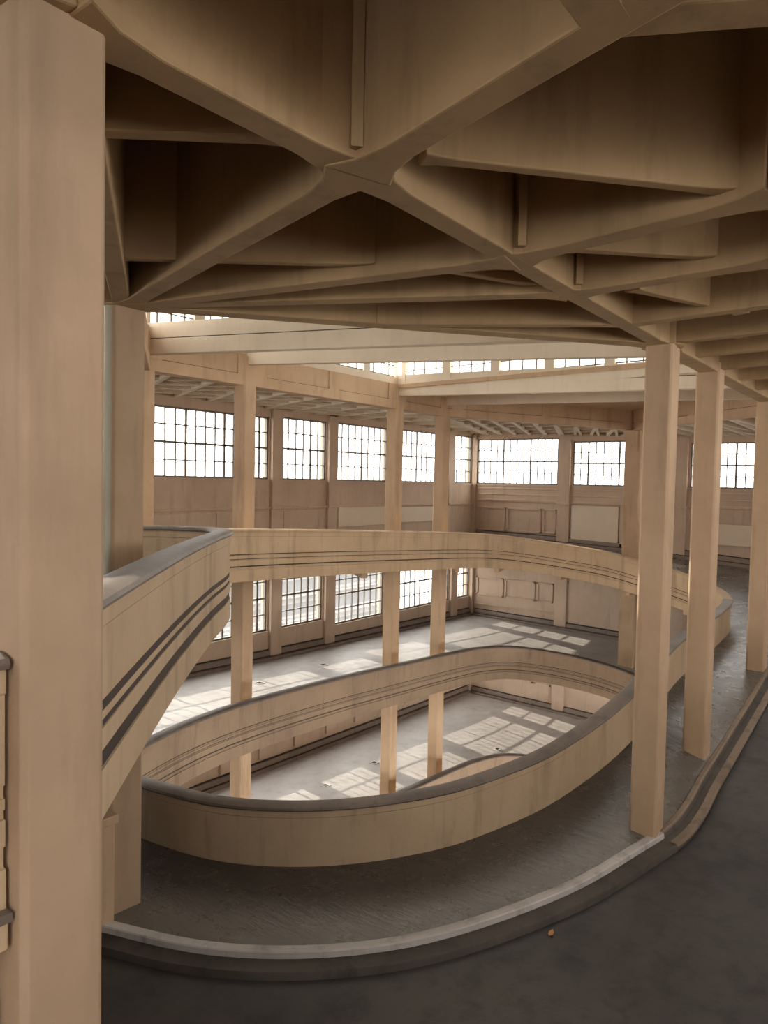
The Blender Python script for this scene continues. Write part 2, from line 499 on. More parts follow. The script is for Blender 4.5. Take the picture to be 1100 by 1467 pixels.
# ------------------------------------------------------------------ ring beams on the pillars and cross beams over the void
RING = [(6.13, 9.36), (11.57, 16.64), (15.12, 16.64), (22.67, 16.64), (25.99, 16.64), (34.4, 11.5), (25.6, 3.86), (22.03, 3.86), (15.98, 3.86), (12.73, 3.83)]
def zr(p): return zc(*p)
ring_labels = {
    0: 'edge beam linking the second left pillar to the slim far pillar',
    1: 'ring beam bay between the slim far pillar and the left tall far pillar',
    2: 'long ring beam bay between the left and middle tall far pillars',
    3: 'short ring beam bay between the middle and right tall far pillars',
    4: 'far ring beam bay above the end wall windows, meeting the broad pillar',
    5: 'ring beam bay on the right from the broad pillar towards the near row',
    6: 'edge beam bay past the right end of the near pillar row',
    7: 'edge beam bay running to the last right pillar',
    8: 'edge beam bay between the nearest and middle right pillars, upper part',
}
def ring_beam(i, p, q, label):
    zp, zq = zr(p) + .0, zr(q) + .0
    lo = MB(); lo.beam((p[0], p[1], zp), (q[0], q[1], zq), 0.40, 0.32)
    o = lo.build('ring_beam', 'plaster', bevel=0.012)
    tag(o, label, 'beam', 'ring beams around the void', 'thing')
    up = MB(); up.beam((p[0], p[1], zp + .30), (q[0], q[1], zq + .30), 0.34, 0.62 if i not in (3, 4, 5, 6) else 0.80)
    up.build('upper_band', 'plaster', o)
    # raised end blocks and centre block, dividing the band into panels
    L = math.hypot(q[0] - p[0], q[1] - p[1])
    ts = [0.06, 0.5, 0.94] if L > 6 else [0.06, 0.94]
    for t in ts:
        a = [p[k] + (q[k] - p[k]) * (t - .25 / L) for k in (0, 1)]; b = [p[k] + (q[k] - p[k]) * (t + .25 / L) for k in (0, 1)]
        za = zp + (zq - zp) * t
        pan = MB(); pan.beam((*a, za + .31), (*b, za + .31), 0.41, 0.60)
        pan.build('panel_block', 'plaster', o)
    line = MB(); line.beam((p[0], p[1], zp + .302), (q[0], q[1], zq + .302), 0.372, 0.03)
    lo2 = line.build('shadow_gap', 'groove', o); lo2['label'] = 'thin dark joint line'
    return o
for i in range(6):
    ring_beam(i, RING[i], RING[i + 1], ring_labels[i])

# cross beams (far end higher)
def cross(p, q, zp, zq, label, web=0.42):
    lo = MB(); lo.beam((*p, zp), (*q, zq), 0.24, 0.38)
    o = lo.build('cross_beam', 'beam', bevel=0.015)
    tag(o, label, 'beam', 'cross beams over the void', 'thing')
    up = MB(); up.beam((*p, zp + .37), (*q, zq + .37), 0.17, web)
    up.build('upper_web', 'beam', o)
    g = MB(); g.beam((*p, zp + .368), (*q, zq + .368), 0.2, 0.035)
    go = g.build('shadow_gap', 'groove', o); go['label'] = 'thin dark joint line'
    return o
cross((11.57, 16.5), (12.75, 4.0), 3.13, 2.50, 'frontmost pale beam spanning the void, starting beside the second left pillar')
cross((15.12, 16.5), (16.0, 4.0), 3.36, 2.68, 'second pale beam spanning the void, from the left tall far pillar')
cross((22.67, 16.5), (22.05, 4.0), 3.22, 2.72, 'third pale beam spanning the void, from the middle tall far pillar')
cross((25.99, 16.5), (25.6, 4.0), 3.20, 2.80, 'farthest pale beam spanning the void, from the right tall far pillar', 0.1)

# ------------------------------------------------------------------ clerestory and skylight over the void
def clerestory(i, p, q, label, zb=None):
    zb = zb or max(zr(p), zr(q)) + .90
    L = math.hypot(q[0] - p[0], q[1] - p[1])
    def at(t): return (p[0] + (q[0] - p[0]) * t, p[1] + (q[1] - p[1]) * t)
    w = MB(); w.beam((*p, min(zr(p), zr(q)) + .88), (*q, min(zr(p), zr(q)) + .88), 0.25, zb - min(zr(p), zr(q)) - .88 + .27)
    w.beam((*p, zb + 1.12), (*q, zb + 1.12), 0.25, 0.25)
    n = max(2, round(L / 1.9))
    o = w.build('window_%d' % (20 + i), 'beam'); struct(o, label)
    for k in range(n + 1):
        t = k / n; a = at(max(t - .17 / L, 0)); b = at(min(t + .17 / L, 1))
        post = MB(); post.beam((*a, zb + .25), (*b, zb + .25), 0.22, 0.9)
        post.build('post', 'beam', o)
    bars = MB()
    m = n * 4
    for k in range(m + 1):
        c = at(k / m); bars.box((c[0] - .02, c[1] - .02, zb + .28), (c[0] + .02, c[1] + .02, zb + 1.14))
    bars.beam((*p, zb + .30), (*q, zb + .30), 0.05, 0.04); bars.beam((*p, zb + .70), (*q, zb + .70), 0.04, 0.03)
    bars.build('glazing_bar', 'steel', o)
    g = MB(); g.beam((*p, zb + .28), (*q, zb + .28), 0.01, 0.86)
    g.build('pane', 'glass', o)
LANT = [RING[0], RING[1], RING[2], RING[3], RING[7], RING[8], RING[9], RING[0]]
for i in range(7):
    p, q = LANT[i], LANT[i + 1]
    if i == 3: p, q = (22.66, 16.3), (22.06, 4.2)
    clerestory(i, p, q, ['clerestory panes above the edge beam at the second left pillar', 'clerestory panes above the first ring beam bay', 'clerestory panes above the long ring beam bay',
        'row of small bright panes on top of the third pale beam', 'clerestory panes above the right edge beam', 'clerestory panes above the nearest right pillars', 'clerestory panes above the front edge beam'][i], 3.42 if i == 3 else None)
rf = MB()
rf.prism([(22.5, 16.9, 3.50), (26.1, 16.9, 3.50), (34.6, 11.6, 3.50), (34.6, 11.2, 3.50), (25.7, 3.6, 3.50), (21.9, 3.6, 3.50)], [(22.5, 16.9, 3.64), (26.1, 16.9, 3.64), (34.6, 11.6, 3.64), (34.6, 11.2, 3.64), (25.7, 3.6, 3.64), (21.9, 3.6, 3.64)])
struct(rf.build('ceiling', 'plaster'), 'roof over the far end of the void, beyond the third pale beam')
# glazed skylight roof: steel bars and one sheet of glass
sk = MB()
ZS = 4.95
for k in range(0, 9):
    x = 6.5 + k * 2.0
    sk.beam((x, 3.7, ZS), (x, 16.9, ZS), 0.07, 0.12)
for k in range(0, 8):
    y = 4.0 + k * 1.82
    sk.beam((6.0, y, ZS + .01), (22.8, y, ZS + .01), 0.05, 0.08)
so = sk.build('window_30', 'steel'); struct(so, 'glazed skylight roof over the void')
sg = MB(); sg.prism([(p[0], p[1], ZS + .13) for p in LANT[:7]][::-1], [(p[0], p[1], ZS + .145) for p in LANT[:7]][::-1])
sg.build('pane', 'sky_glass', so)

# ------------------------------------------------------------------ near ceiling with crossing ribs
rib_n = [0]
def rib(p, q, label=None, z=2.35, depth=1.9, w=0.26, flare=0.18, fl=0.55, parent=None, name='ceiling_beam', zq=None, flares=(True, True), mat='rib'):
    """deep rib between plan points with widened ends"""
    zq = z if zq is None else zq
    rib_n[0] += 1
    dz_ = 0.0006 * (rib_n[0] * 7 % 31); z -= dz_; zq -= dz_
    d = Vector((q[0] - p[0], q[1] - p[1])); L = d.length; d.normalize()
    n = Vector((-d.y, d.x))
    st = []
    if flares[0]: st += [(0, w / 2 + flare), (fl * .45, w / 2 + flare * .28)]
    else: st += [(0, w / 2)]
    st += [(fl, w / 2), (L - fl, w / 2)]
    if flares[1]: st += [(L - fl * .45, w / 2 + flare * .28), (L, w / 2 + flare)]
    else: st += [(L, w / 2)]
    def pt(s, off, dz): return (p[0] + d.x * s + n.x * off, p[1] + d.y * s + n.y * off, z + (zq - z) * s / L + dz)
    lo = [pt(s, -h_, 0) for s, h_ in st] + [pt(s, h_, 0) for s, h_ in reversed(st)]
    hi = [pt(s, -h_, depth) for s, h_ in st] + [pt(s, h_, depth) for s, h_ in reversed(st)]
    m = MB(); m.prism(lo, hi)
    o = m.build(name, mat, parent, bevel=0.018)
    if label: tag(o, label, 'beam', 'crossing ribs of the near ceiling', 'thing')
    return o

N1 = (4.47, 3.68); N2 = (7.12, 3.72); N3 = (8.76, 3.80); N4 = (10.75, 3.74); A = (12.73, 3.83); L_ = (6.1, 9.2); P_ = (2.1, 3.75)
ZN = 2.35
rib(P_, N1, 'wide ceiling beam from the close-up left pillar down to the big crossing', ZN)
rib(N1, A, 'ceiling beam continuing from the big crossing towards the nearest right pillar', ZN)
rib(L_, N1, 'ceiling beam rising from the second left pillar to the big crossing', ZN)
rib(N1, (1.67, Y0), 'ceiling beam from the big crossing up past the top edge at the upper right', ZN, flares=(True, False))
rib((3.75, 1.45), (6.6, -3.9), 'ceiling beam branching right from the upper right beam at the top edge', ZN, flares=(False, False))
rib(N2, (6.72, 1.15), 'ceiling beam running right from the second crossing', ZN)
rib((6.72, 1.15), (6.3, Y0), 'outer ceiling beam at the upper right, continuing the rib from the second crossing', ZN, flares=(True, False))
rib(L_, N2, 'long ceiling beam from the second left pillar to the second crossing', ZN)
rib(L_, N3, 'third long ceiling beam fanning from the second left pillar', ZN)
rib(L_, A, 'front edge beam of the near ceiling, from second left pillar to nearest right pillar', ZN, w=0.34)
rib(N3, (8.62, 1.35), 'ceiling beam running right from the third crossing', ZN)
rib((8.62, 1.35), (8.4, Y0), 'outer ceiling beam at the right, continuing the rib from the third crossing', ZN, flares=(True, False))
rib((X0, 1.4), (3.75, 1.45), 'outer lengthwise ceiling beam above the top edge of the view', ZN, flares=(False, False))
rib(A, (26.2, 3.83), 'edge beam along the tops of the three right pillars', ZN - .03, w=0.36, flares=(True, False))
for k, x in enumerate([12.73, 14.3, 15.98, 17.9, 19.9, 22.03, 24.0]):
    pass

# ceiling slab with its smaller ribs
sl = MB()
ZT = 4.2
sl.prism([(X0 - .3, Y0 - .3, ZT), (X1, Y0 - .3, ZT), (X1, 3.83, ZT), (12.73, 3.83, ZT), (6.1, 9.3, ZT), (9.0, 12.9, ZT), (X0 - .3, 12.9, ZT)],
         [(X0 - .3, Y0 - .3, ZT + .2), (X1, Y0 - .3, ZT + .2), (X1, 3.83, ZT + .2), (12.73, 3.83, ZT + .2), (6.1, 9.3, ZT + .2), (9.0, 12.9, ZT + .2), (X0 - .3, 12.9, ZT + .2)])
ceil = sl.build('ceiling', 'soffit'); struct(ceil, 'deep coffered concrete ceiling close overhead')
def crib(p, q, z=2.70, depth=0.65, w=0.13, mat='rib'):
    depth = ZT + .05 - z
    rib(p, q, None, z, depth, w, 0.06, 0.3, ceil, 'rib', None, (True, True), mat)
crib((2.3, 5.85), (3.95, 3.85), 2.45)
crib((4.7, 3.25), (6.68, 1.5), 2.45)
crib((4.6, 8.05), (6.78, 5.3), 2.48)
crib((7.45, 3.3), (8.6, 2.1), 2.48)
crib((9.3, 3.2), (11.4, 2.35), 2.45)
crib((7.2, 4.75), (8.5, 4.1), 2.45)
def stiff(x, y):
    m = MB(); m.prism([(x - .06, y, 2.40), (x, y - .06, 2.40), (x + .06, y, 2.40), (x, y + .06, 2.40)], [(x - .06, y, ZT + .05), (x, y - .06, ZT + .05), (x + .06, y, ZT + .05), (x, y + .06, ZT + .05)])
    m.build('stiffener', 'rib', ceil)
stiff(4.20, 3.48); stiff(6.85, 3.50); stiff(8.52, 3.58)
crib((10.85, 3.74), (10.6, 1.4), 2.36, 0.95, 0.22)
crib((10.85, 3.74), (8.9, 6.9), 2.36, 0.95, 0.22)
crib((X0, 8.9), (6.1, 9.2), 2.36, 0.95, 0.26)
crib((X0, 3.75), (2.1, 3.75), 2.36, 0.95, 0.26)
crib((2.1, 3.75), (6.0, 9.1), 2.36, 0.95, 0.24)
crib((10.6, 1.4), (10.4, Y0), 2.36, 0.95, 0.22)
for x in (12.73, 14.2, 15.95, 17.7, 19.5, 21.4, 23.4, 25.5):
    crib((x, 3.7), (x - .25, 1.35), 2.38, 0.92, 0.2)
    crib((x - .25, 1.35), (x - .4, Y0), 2.38, 0.92, 0.2)
for x in (12.8, 16.0, 19.6, 23.5):
    crib((x, 3.7), (x + 3.3, 1.35), 2.6, 0.7, 0.12)


# far and end ceilings (beyond the ring beams)
fs = MB()
def slab(poly):
    fs.prism([(x, y, zc(x, y) + .36) for x, y in poly], [(x, y, zc(x, y) + .56) for x, y in poly])
slab([(X0 - .2, 12.9), (9.0, 12.9), (11.57, 16.7), (11.57, Y1), (X0 - .2, Y1)])
slab([(11.57, 16.7), (25.99, 16.7), (25.99, Y1), (11.57, Y1)])
slab([(25.99, 16.7), (34.5, 11.55), (X1, 11.55), (X1, Y1), (25.99, Y1)])
slab([(34.5, 11.45), (25.6, 3.83), (X1, 3.83), (X1, 11.55), (34.5, 11.55)])
fceil = fs.build('ceiling', 'beam'); struct(fceil, 'distant ribbed ceiling above the far windows')
def frib(p, q, w=0.16, depth=0.36, dz=0.0):
    m = MB(); m.beam((p[0], p[1], zc(*p) + dz), (q[0], q[1], zc(*q) + dz), w, depth - dz)
    m.build('rib', 'beam', fceil)
for k in range(14):
    x = 5.0 + k * 1.5
    frib((x, 16.7), (x + 3.0, Y1), 0.14); frib((x + 3.0, 16.7), (x, Y1), 0.14, 0.36, 0.01)
for y in (18.3, 20.3): frib((6.0, y), (29.0, y), 0.12, 0.36, 0.05)
def ecl(t): return (25.99 + (34.4 - 25.99) * t, 16.64 + (11.5 - 16.64) * t)
for k in range(10):
    a = ecl(k / 9)
    frib(a, (X1, 11.6 + k * .2 + (9 - k) * 1.1), 0.14); frib(a, (X1, 21.8 - k * 1.0), 0.13, 0.36, 0.012)
for k in range(6):
    frib((26.5 + k * 1.8, 16.4 - k * 1.1), (27.0 + k * 2.2, Y1), 0.12, 0.36, 0.03)
for k in range(8):
    t = k / 7; a = (34.4 - 8.6 * t, 11.4 - 7.4 * t)
    frib(a, (X1, 11.0 - k * .9), 0.14); frib(a, (X1, 8.6 - k * .65), 0.13, 0.36, 0.012)

# ------------------------------------------------------------------ outer walls and windows
def wall(name, axis, at, thick, lo, hi, z0, z1, holes, mat, label):
    """wall in the plane axis = at, with rectangular holes (a0, a1, zlo, zhi)"""
    xs = sorted({lo, hi} | {h[0] for h in holes} | {h[1] for h in holes})
    zs = sorted({z0, z1} | {h[2] for h in holes} | {h[3] for h in holes})
    m = MB()
    for j in range(len(zs) - 1):
        start = None
        for i in range(len(xs)):
            solid = False
            if i < len(xs) - 1:
                cx, cz = (xs[i] + xs[i + 1]) / 2, (zs[j] + zs[j + 1]) / 2
                solid = not any(h[0] < cx < h[1] and h[2] < cz < h[3] for h in holes)
            if solid and start is None: start = xs[i]
            if not solid and start is not None:
                if axis == 'y': m.box((start, at, zs[j]), (xs[i], at + thick, zs[j + 1]))
                else: m.box((at, start, zs[j]), (at + thick, xs[i], zs[j + 1]))
                start = None
    return struct(m.build(name, mat), label)

wn = [0]
def window(axis, at, a0, a1, z0, z1, label, pane=0.47, rows=4):
    """steel window with a fine grid of glazing bars"""
    wn[0] += 1
    m = MB()
    def bx(mm, u0, u1, v0, v1, d0, d1):
        if axis == 'y': mm.box((u0, at + d0, v0), (u1, at + d1, v1))
        else: mm.box((at + d0, u0, v0), (at + d1, u1, v1))
    t = 0.07
    bx(m, a0, a1, z0, z0 + t, .05, .18); bx(m, a0, a1, z1 - t, z1, .05, .18)
    bx(m, a0, a0 + t, z0, z1, .05, .18); bx(m, a1 - t, a1, z0, z1, .05, .18)
    o = struct(m.build('window_%d' % wn[0], 'steel'), label)
    n = max(2, round((a1 - a0) / pane))
    b = MB()
    for k in range(1, n):
        u = a0 + (a1 - a0) * k / n
        w = .045 if k % 4 == 0 else .023
        bx(b, u - w, u + w, z0, z1, .08, .14)
    for k in range(1, rows):
        v = z0 + (z1 - z0) * k / rows
        w = .04 if k == rows // 2 else .023
        bx(b, a0, a1, v - w, v + w, .08, .14)
    b.build('glazing_bar', 'steel', o)
    g = MB(); bx(g, a0, a1, z0, z1, .105, .113)
    g.build('pane', 'glass', o)
    s = MB(); bx(s, a0 - .05, a1 + .05, z0 - .09, z0, -.06, .2)
    s.build('sill', 'wall', o)
    return o

upz = (0.02, 2.72)
LW = [(12.0, 21.7), (22.47, 25.27), (26.0, 29.93), (30.75, 35.5), (36.25, 38.28)]
LW2 = [(12.0, 21.7), (22.55, 25.17), (26.0, 29.8), (30.9, 36.0), (36.86, 38.28)]
holes = []
for (a, b) in LW: holes.append((a, b, 0.0, 2.66 + .008 * (a - 22)))
lev2 = []
for k, (a, b) in enumerate(LW2):
    zs = -6.36 if k < 2 else -6.72
    lev2.append((a, b, zs, zs + 2.75))
lev3 = [(a, b, -11.05, -8.35) for a, b in LW2]
more_left = [(4.0, 11.2)]
for (a, b) in more_left:
    holes.append((a, b, 0.0, 2.6)); lev2.append((a, b, -6.36, -3.6)); lev3.append((a, b, -11.05, -8.35))
wall('wall_left', 'y', Y1, 0.35, X0 - .3, X1 + .35, -13.2, 3.6, holes + lev2 + lev3, 'wall', 'beige outer wall with rows of steel windows')
names_up = ['wide upper window on the left wall, leftmost and half behind the first tall far pillar', 'narrow upper window on the left wall, between two wall piers',
            'third upper window on the left wall, just left of the middle tall far pillar', 'upper window between the middle and right tall far pillars',
            'upper window strip beside the far room corner']
for k, (a, b) in enumerate(LW): window('y', Y1, a, b, 0.0, 2.66 + .008 * (a - 22), names_up[k])
names_lo = [n.replace('upper', 'lower') for n in names_up]
for k, (a, b, z0, z1) in enumerate(lev2[:5]): window('y', Y1, a, b, z0, z1, names_lo[k])
for k, (a, b, z0, z1) in enumerate(lev3[:5]): window('y', Y1, a, b, z0, z1, 'lowest storey window on the left wall')
for (a, b, z0, z1) in [holes[-1], lev2[-1], lev3[-1]]: window('y', Y1, a, b, z0, z1, 'left wall window behind the left pillars')

EW = [(17.05, 22.18), (11.95, 16.2), (6.3, 10.05), (1.2, 5.5)]
def etop(y): return 2.25 + .03 * (y - 7.0)
eh = [(a, b, 0.0, etop(a) + (.06 if a > 15 else 0)) for a, b in EW]
wall('wall_end', 'x', X1, 0.35, Y0 - .3, Y1 + .35, -13.2, 3.6, eh, 'wall', 'beige end wall with wide windows and recessed panels')
names_e = ['wide three-part window on the end wall, right of the far room corner', 'window on the end wall, just left of the broad pillar',
           'window on the end wall seen between the right pillars', 'window on the end wall past the last right pillar']
for k, (a, b, z0, z1) in enumerate(eh): window('x', X1, a, b, z0, z1, names_e[k], 0.44)

# walls behind and beside the camera, with windows of their own
nh = [(x, x + 4.6, 0.3, 2.0) for x in (-3, 2.6, 8.2, 13.8, 19.4, 25.0)]
wall('wall_near', 'y', Y0 - .35, 0.35, X0 - .3, X1 + .35, -8.2, 3.6, nh, 'wall', 'outer wall behind the viewpoint')
bh = [(y, y + 3.4, 0.3, 2.0) for y in (-4, 0.6, 5.2, 9.8)] + [(y, y + 2.6, -4.6, -2.6) for y in (-4, 0.6)]
wall('wall_back', 'x', X0 - .35, 0.35, Y0 - .3, Y1 + .35, -13.2, 3.6, bh, 'wall', 'outer wall on the left behind the viewpoint')

# piers, bands and panels on the left and end walls
tr = [0]
def trim(m, mat='wall', label=None, name='trim_%d'):
    tr[0] += 1
    o = m.build(name % tr[0] if '%' in name else name, mat, bevel=0.01)
    return struct(o, label)
for (a, b) in [(21.78, 22.40), (25.34, 25.94), (30.0, 30.68), (35.58, 36.18)]:
    m = MB(); m.box((a, Y1, -1.1), (b, Y1 - .16, zc(a, Y1))); m.box((a - .03, Y1, -1.24), (b + .03, Y1 - .2, -1.1)); m.box((a, Y1, -3.2), (b, Y1 - .12, -1.24))
    trim(m, 'wall', 'wall pier between two upper windows')
for (a, b) in [(21.8, 22.45), (25.25, 25.92), (29.9, 30.8), (36.08, 36.78)]:
    m = MB(); m.box((a, Y1, -7.9), (b, Y1 - .16, -2.9)); trim(m, 'wall', 'wall pier between two lower windows')
m = MB(); m.box((X1 - .22, Y1 - .22, -13), (X1, Y1, 2.9)); trim(m, 'wall', 'corner pier where the left and end walls meet')
m = MB(); m.box((5, Y1, -1.24), (X1, Y1 - .12, -1.14)); trim(m, 'wall', 'thin moulding under the upper windows')
for a, b in [(14.0, 18.8), (18.95, 21.5), (22.6, 25.2), (26.1, 29.8)]:
    m = MB(); m.box((a, Y1, -1.34), (b, Y1 - .03, -2.6))
    trim(m, 'wall', 'plain raised panel under an upper left wall window')
for a, b, z0, z1, lab in [(26.15, 29.85, -1.24, -2.15, 'pale new board under the third upper window'), (30.75, 35.4, -1.3, -2.1, 'pale new board left of the right tall far pillar')]:
    m = MB(); m.box((a, Y1 - .035, z0), (b, Y1 - .07, z1)); o = m.build('wall_board', 'board', bevel=.006)
    tag(o, lab, 'board', 'pale boards on the upper walls', 'thing')
# lower left wall: small panel blocks of the lowest storey
for k in range(11):
    x = 15.0 + k * 2.1
    m = MB(); m.box((x, Y1, -11.72), (x + .8, Y1 - .12, -11.15))
    trim(m, 'wall', 'shallow block low on the left wall, lowest storey')

# end wall trim
for (a, b) in [(16.28, 16.97), (10.15, 10.95)]:
    m = MB(); m.box((X1, a, -0.95), (X1 - .18, b, 2.5)); m.box((X1, a - .03, -1.08), (X1 - .22, b + .03, -.95)); m.box((X1, a, -4.2), (X1 - .14, b, -1.08))
    trim(m, 'wall', 'wall pier between two end wall windows')
    m = MB(); m.box((X1, a, -8.3), (X1 - .16, b, -4.4)); trim(m, 'wall', 'wall pier on the end wall, one storey down')
    m = MB(); m.box((X1, a, -12.6), (X1 - .16, b, -9.0)); trim(m, 'wall', 'wall pier on the end wall, two storeys down')
for z0_, z1_, d_ in ((-.30, -.22, .05), (-1.0, -.88, .09), (-.62, -.56, .04)):
    m = MB(); m.box((X1, 3, z0_), (X1 - d_, 22.1, z1_)); trim(m, 'wall', 'thin moulding under the end wall windows')
def frame_panels(z0, z1, zones, label):
    for (a, b) in zones:
        m = MB()
        w = .10; d = X1 - .07
        m.box((X1, a, z0), (d, b, z0 + w)); m.box((X1, a, z1 - w), (d, b, z1)); m.box((X1, a, z0), (d, a + w, z1)); m.box((X1, b - w, z0), (d, b, z1))
        trim(m, 'wall', label)
frame_panels(-2.75, -1.35, [(20.2, 22.0), (17.95, 20.1), (17.05, 17.85)], 'recessed panel frame on the upper end wall')
frame_panels(-6.6, -5.5, [(20.2, 22.0), (18.2, 20.1), (17.1, 18.1)], 'recessed panel frame on the end wall, one storey down')
frame_panels(-11.3, -10.2, [(20.2, 22.0), (18.2, 20.1), (17.1, 18.1)], 'recessed panel frame on the end wall, two storeys down')
m = MB(); m.box((X1, 11.2, -4.6), (X1 - .05, 16.2, -7.7)); trim(m, 'wall', 'plain raised panel on the end wall, one storey down')
for z in (-4.9, -7.2):
    m = MB(); m.box((X1, 17.0, z), (X1 - .06, 22.1, z + .08)); trim(m, 'wall', 'thin moulding on the end wall, one storey down')
for (a, b, z0, z1, lab) in [(13.55, 16.15, -3.6, -1.1, 'large pale board on the end wall, left of the broad pillar'), (7.0, 9.9, -2.75, -1.75, 'long pale board on the end wall between the right pillars')]:
    m = MB(); m.box((X1 - .06, a, z0), (X1 - .10, b, z1)); o = m.build('wall_board', 'board', bevel=.006)
    tag(o, lab, 'board', 'pale boards on the upper walls', 'thing')
m = MB(); m.box((X1, 12.95, -4.2), (X1 - .12, 13.45, -1.0)); m.box((X1, 12.9, -1.0), (X1 - .16, 13.5, -.92)); trim(m, 'wall', 'narrow pier beside the large pale board')

# stepped base ledges following the sloping floors
def base_line(rows, side):
    path = []
    for r in rows:
        x, y, z = r[2]
        if side == 'left' and abs(y - (Y1 + .1)) < .02 and X0 < x < X1: path.append((x, Y1, z))
        if side == 'end' and abs(x - (X1 + .1)) < .02 and 3 < y < Y1: path.append((X1, y, z))
    return path
def base(path, name, label):
    if len(path) < 2: return
    fr = right_frames(path)
    m = MB(); m.sweep(path, fr, [(-.02, -.1), (.26, -.1), (.26, .10), (.22, .13), (.12, .13), (.12, .34), (.09, .38), (-.02, .38)])
    o = struct(m.build(name, 'base', smooth=True), label)
    g = MB(); g.sweep(path, fr, [(.10, .13), (.16, .13), (.16, .17), (.10, .17)])
    g.sweep(path, fr, [(-.01, .38), (.05, .38), (.05, .43), (-.01, .43)])
    g.build('conduit', 'groove', o)
base(base_line(r1, 'end'), 'baseboard_end', 'stepped ledge along the foot of the upper end wall')
base(base_line(r2, 'left'), 'baseboard_left', 'dark stepped ledge along the foot of the left wall, one storey down')
base(base_line(r2, 'end'), 'baseboard_end', 'dark stepped ledge along the foot of the end wall, one storey down')
base(base_line(r3, 'left'), 'baseboard_left', 'dark stepped ledge along the foot of the left wall, two storeys down')
base(base_line(r3, 'end'), 'baseboard_end', 'dark stepped ledge along the foot of the end wall, two storeys down')

# deck soffit ribs under the upper turn
sof = MB()
for i in range(12, len(r1) - 2, 9):
    a, b = r1[i][0], r1[min(i + 4, len(r1) - 1)][2]
    sof.beam((a[0], a[1], a[2] - .62), (b[0], b[1], b[2] - .62), 0.2, 0.25)
so_ = sof.build('trim_soffit', 'plaster'); struct(so_, 'shallow ribs under the upper ramp road')

# ------------------------------------------------------------------ upper landing on the left and pieces beside the big pillar
land = MB()
zl = -1.88
pl = [(p[0] - .1, p[1] + .1) for p in top_path[:9 * SUB + 1]]
poly = pl + [(8.6, 13.3), (8.7, Y1), (X0, Y1), (X0, 3.95)]
land.prism([(x, y, zl - .38) for x, y in poly], [(x, y, zl) for x, y in poly])
struct(land.build('floor_landing', 'road'), 'upper landing behind the left parapet')
land2 = MB(); land2.box((X0, Y0, zl - .38), (0.55, 1.7, zl)); land2.box((X0, 1.7, zl - .38), (-0.9, 3.95, zl))
struct(land2.build('floor_lookout', 'road'), 'landing under the viewpoint')

pp = []
for k in range(9): pp.append((-2.6 + k * .555, 3.91, -1.92))
b = MB(); b.sweep(pp, right_frames(pp), BODY)
o = b.build('ramp_parapet', 'parapet', smooth=True); tag(o, 'short parapet end abutting the close-up pillar at the left edge', 'parapet')
c = MB(); c.sweep(pp, right_frames(pp), COPE); c.build('coping', 'coping', o, smooth=True)
lg = MB(); lg.box((-2.6, 3.76, -2.46), (1.84, 4.3, -2.30)); lg2 = MB(); lg2.box((-2.6, 3.73, -2.30), (1.845, 4.3, -2.25))
o = lg.build('wall_ledge', 'parapet', bevel=.01); tag(o, 'projecting ledge with dark top low beside the close-up pillar', 'ledge', kind='thing')
x_ = lg2.build('ledge_top', 'coping', o)
pw = MB(); pw.box((-2.6, 3.95, -6.6), (1.85, 4.25, -2.46)); pw.box((1.35, 3.88, -6.6), (1.84, 3.96, -2.75))
struct(pw.build('wall_below', 'parapet', bevel=.01), 'panelled wall below the ledge at the left edge')
# pier behind the big pillar under the left parapet, beside the second pillar
pr = MB(); pr.box((5.3, 8.95, -6.4), (5.84, 9.5, -4.75)); pr.box((5.22, 8.88, -4.78), (5.86, 9.56, -4.65))
o = pr.build('wall_pier', 'plaster', bevel=.02); tag(o, 'low pier with a moulded top between the close-up pillar and second pillar', 'pier', kind='thing')

# ------------------------------------------------------------------ small things on the floors
def ground(rows, x, y):
    best = None
    for r in rows:
        a, b = r[0], r[2]
        L2 = (b[0] - a[0]) ** 2 + (b[1] - a[1]) ** 2
        t = ((x - a[0]) * (b[0] - a[0]) + (y - a[1]) * (b[1] - a[1])) / L2
        px, py = a[0] + (b[0] - a[0]) * t, a[1] + (b[1] - a[1]) * t
        dd = math.hypot(px - x, py - y)
        if best is None or dd < best[0]: best = (dd, a[2] + (b[2] - a[2]) * t)
    return best[1]
def drain(x, y, rows, label):
    z = ground(rows, x, y)
    e = bpy.data.objects.new('floor_drain', None); COL.objects.link(e); e.location = V((x, y, z))
    tag(e, label, 'drain', 'small drains in the far floors', 'thing')
    def at(m, name, mat):
        o = m.build(name, mat, e); o.matrix_parent_inverse = Matrix.Translation(-e.location)
    f = MB()
    f.box((x - .16, y - .16, z - .02), (x + .16, y - .11, z + .025)); f.box((x - .16, y + .11, z - .02), (x + .16, y + .16, z + .025))
    f.box((x - .16, y - .11, z - .02), (x - .11, y + .11, z + .025)); f.box((x + .11, y - .11, z - .02), (x + .16, y + .11, z + .025))
    at(f, 'drain_frame', 'drain')
    g = MB()
    for k in range(4): g.box((x - .11, y - .09 + k * .055, z - .02), (x + .11, y - .07 + k * .055, z + .015))
    g.box((x - .11, y - .11, z - .02), (x + .11, y + .11, z + .004))
    at(g, 'grate', 'iron')
drain(18.74, 19.69, r2, 'pale floor drain one storey down, nearest the left tall far pillar')
drain(22.62, 20.01, r2, 'pale floor drain one storey down, between the left and middle tall pillars')
drain(26.07, 19.88, r2, 'pale floor drain one storey down, just left of the middle tall pillar')
drain(34.19, 13.98, r2, 'floor drain one storey down by the sun patches near the broad pillar')
drain(22.19, 19.4, r3, 'pale floor drain two storeys down, left of the middle tall pillar')
drain(25.53, 19.5, r3, 'pale floor drain two storeys down, close by the middle tall pillar')
drain(31.44, 16.61, r3, 'floor drain two storeys down amid the window sun patches')
lf = MB()
lz = -6.5
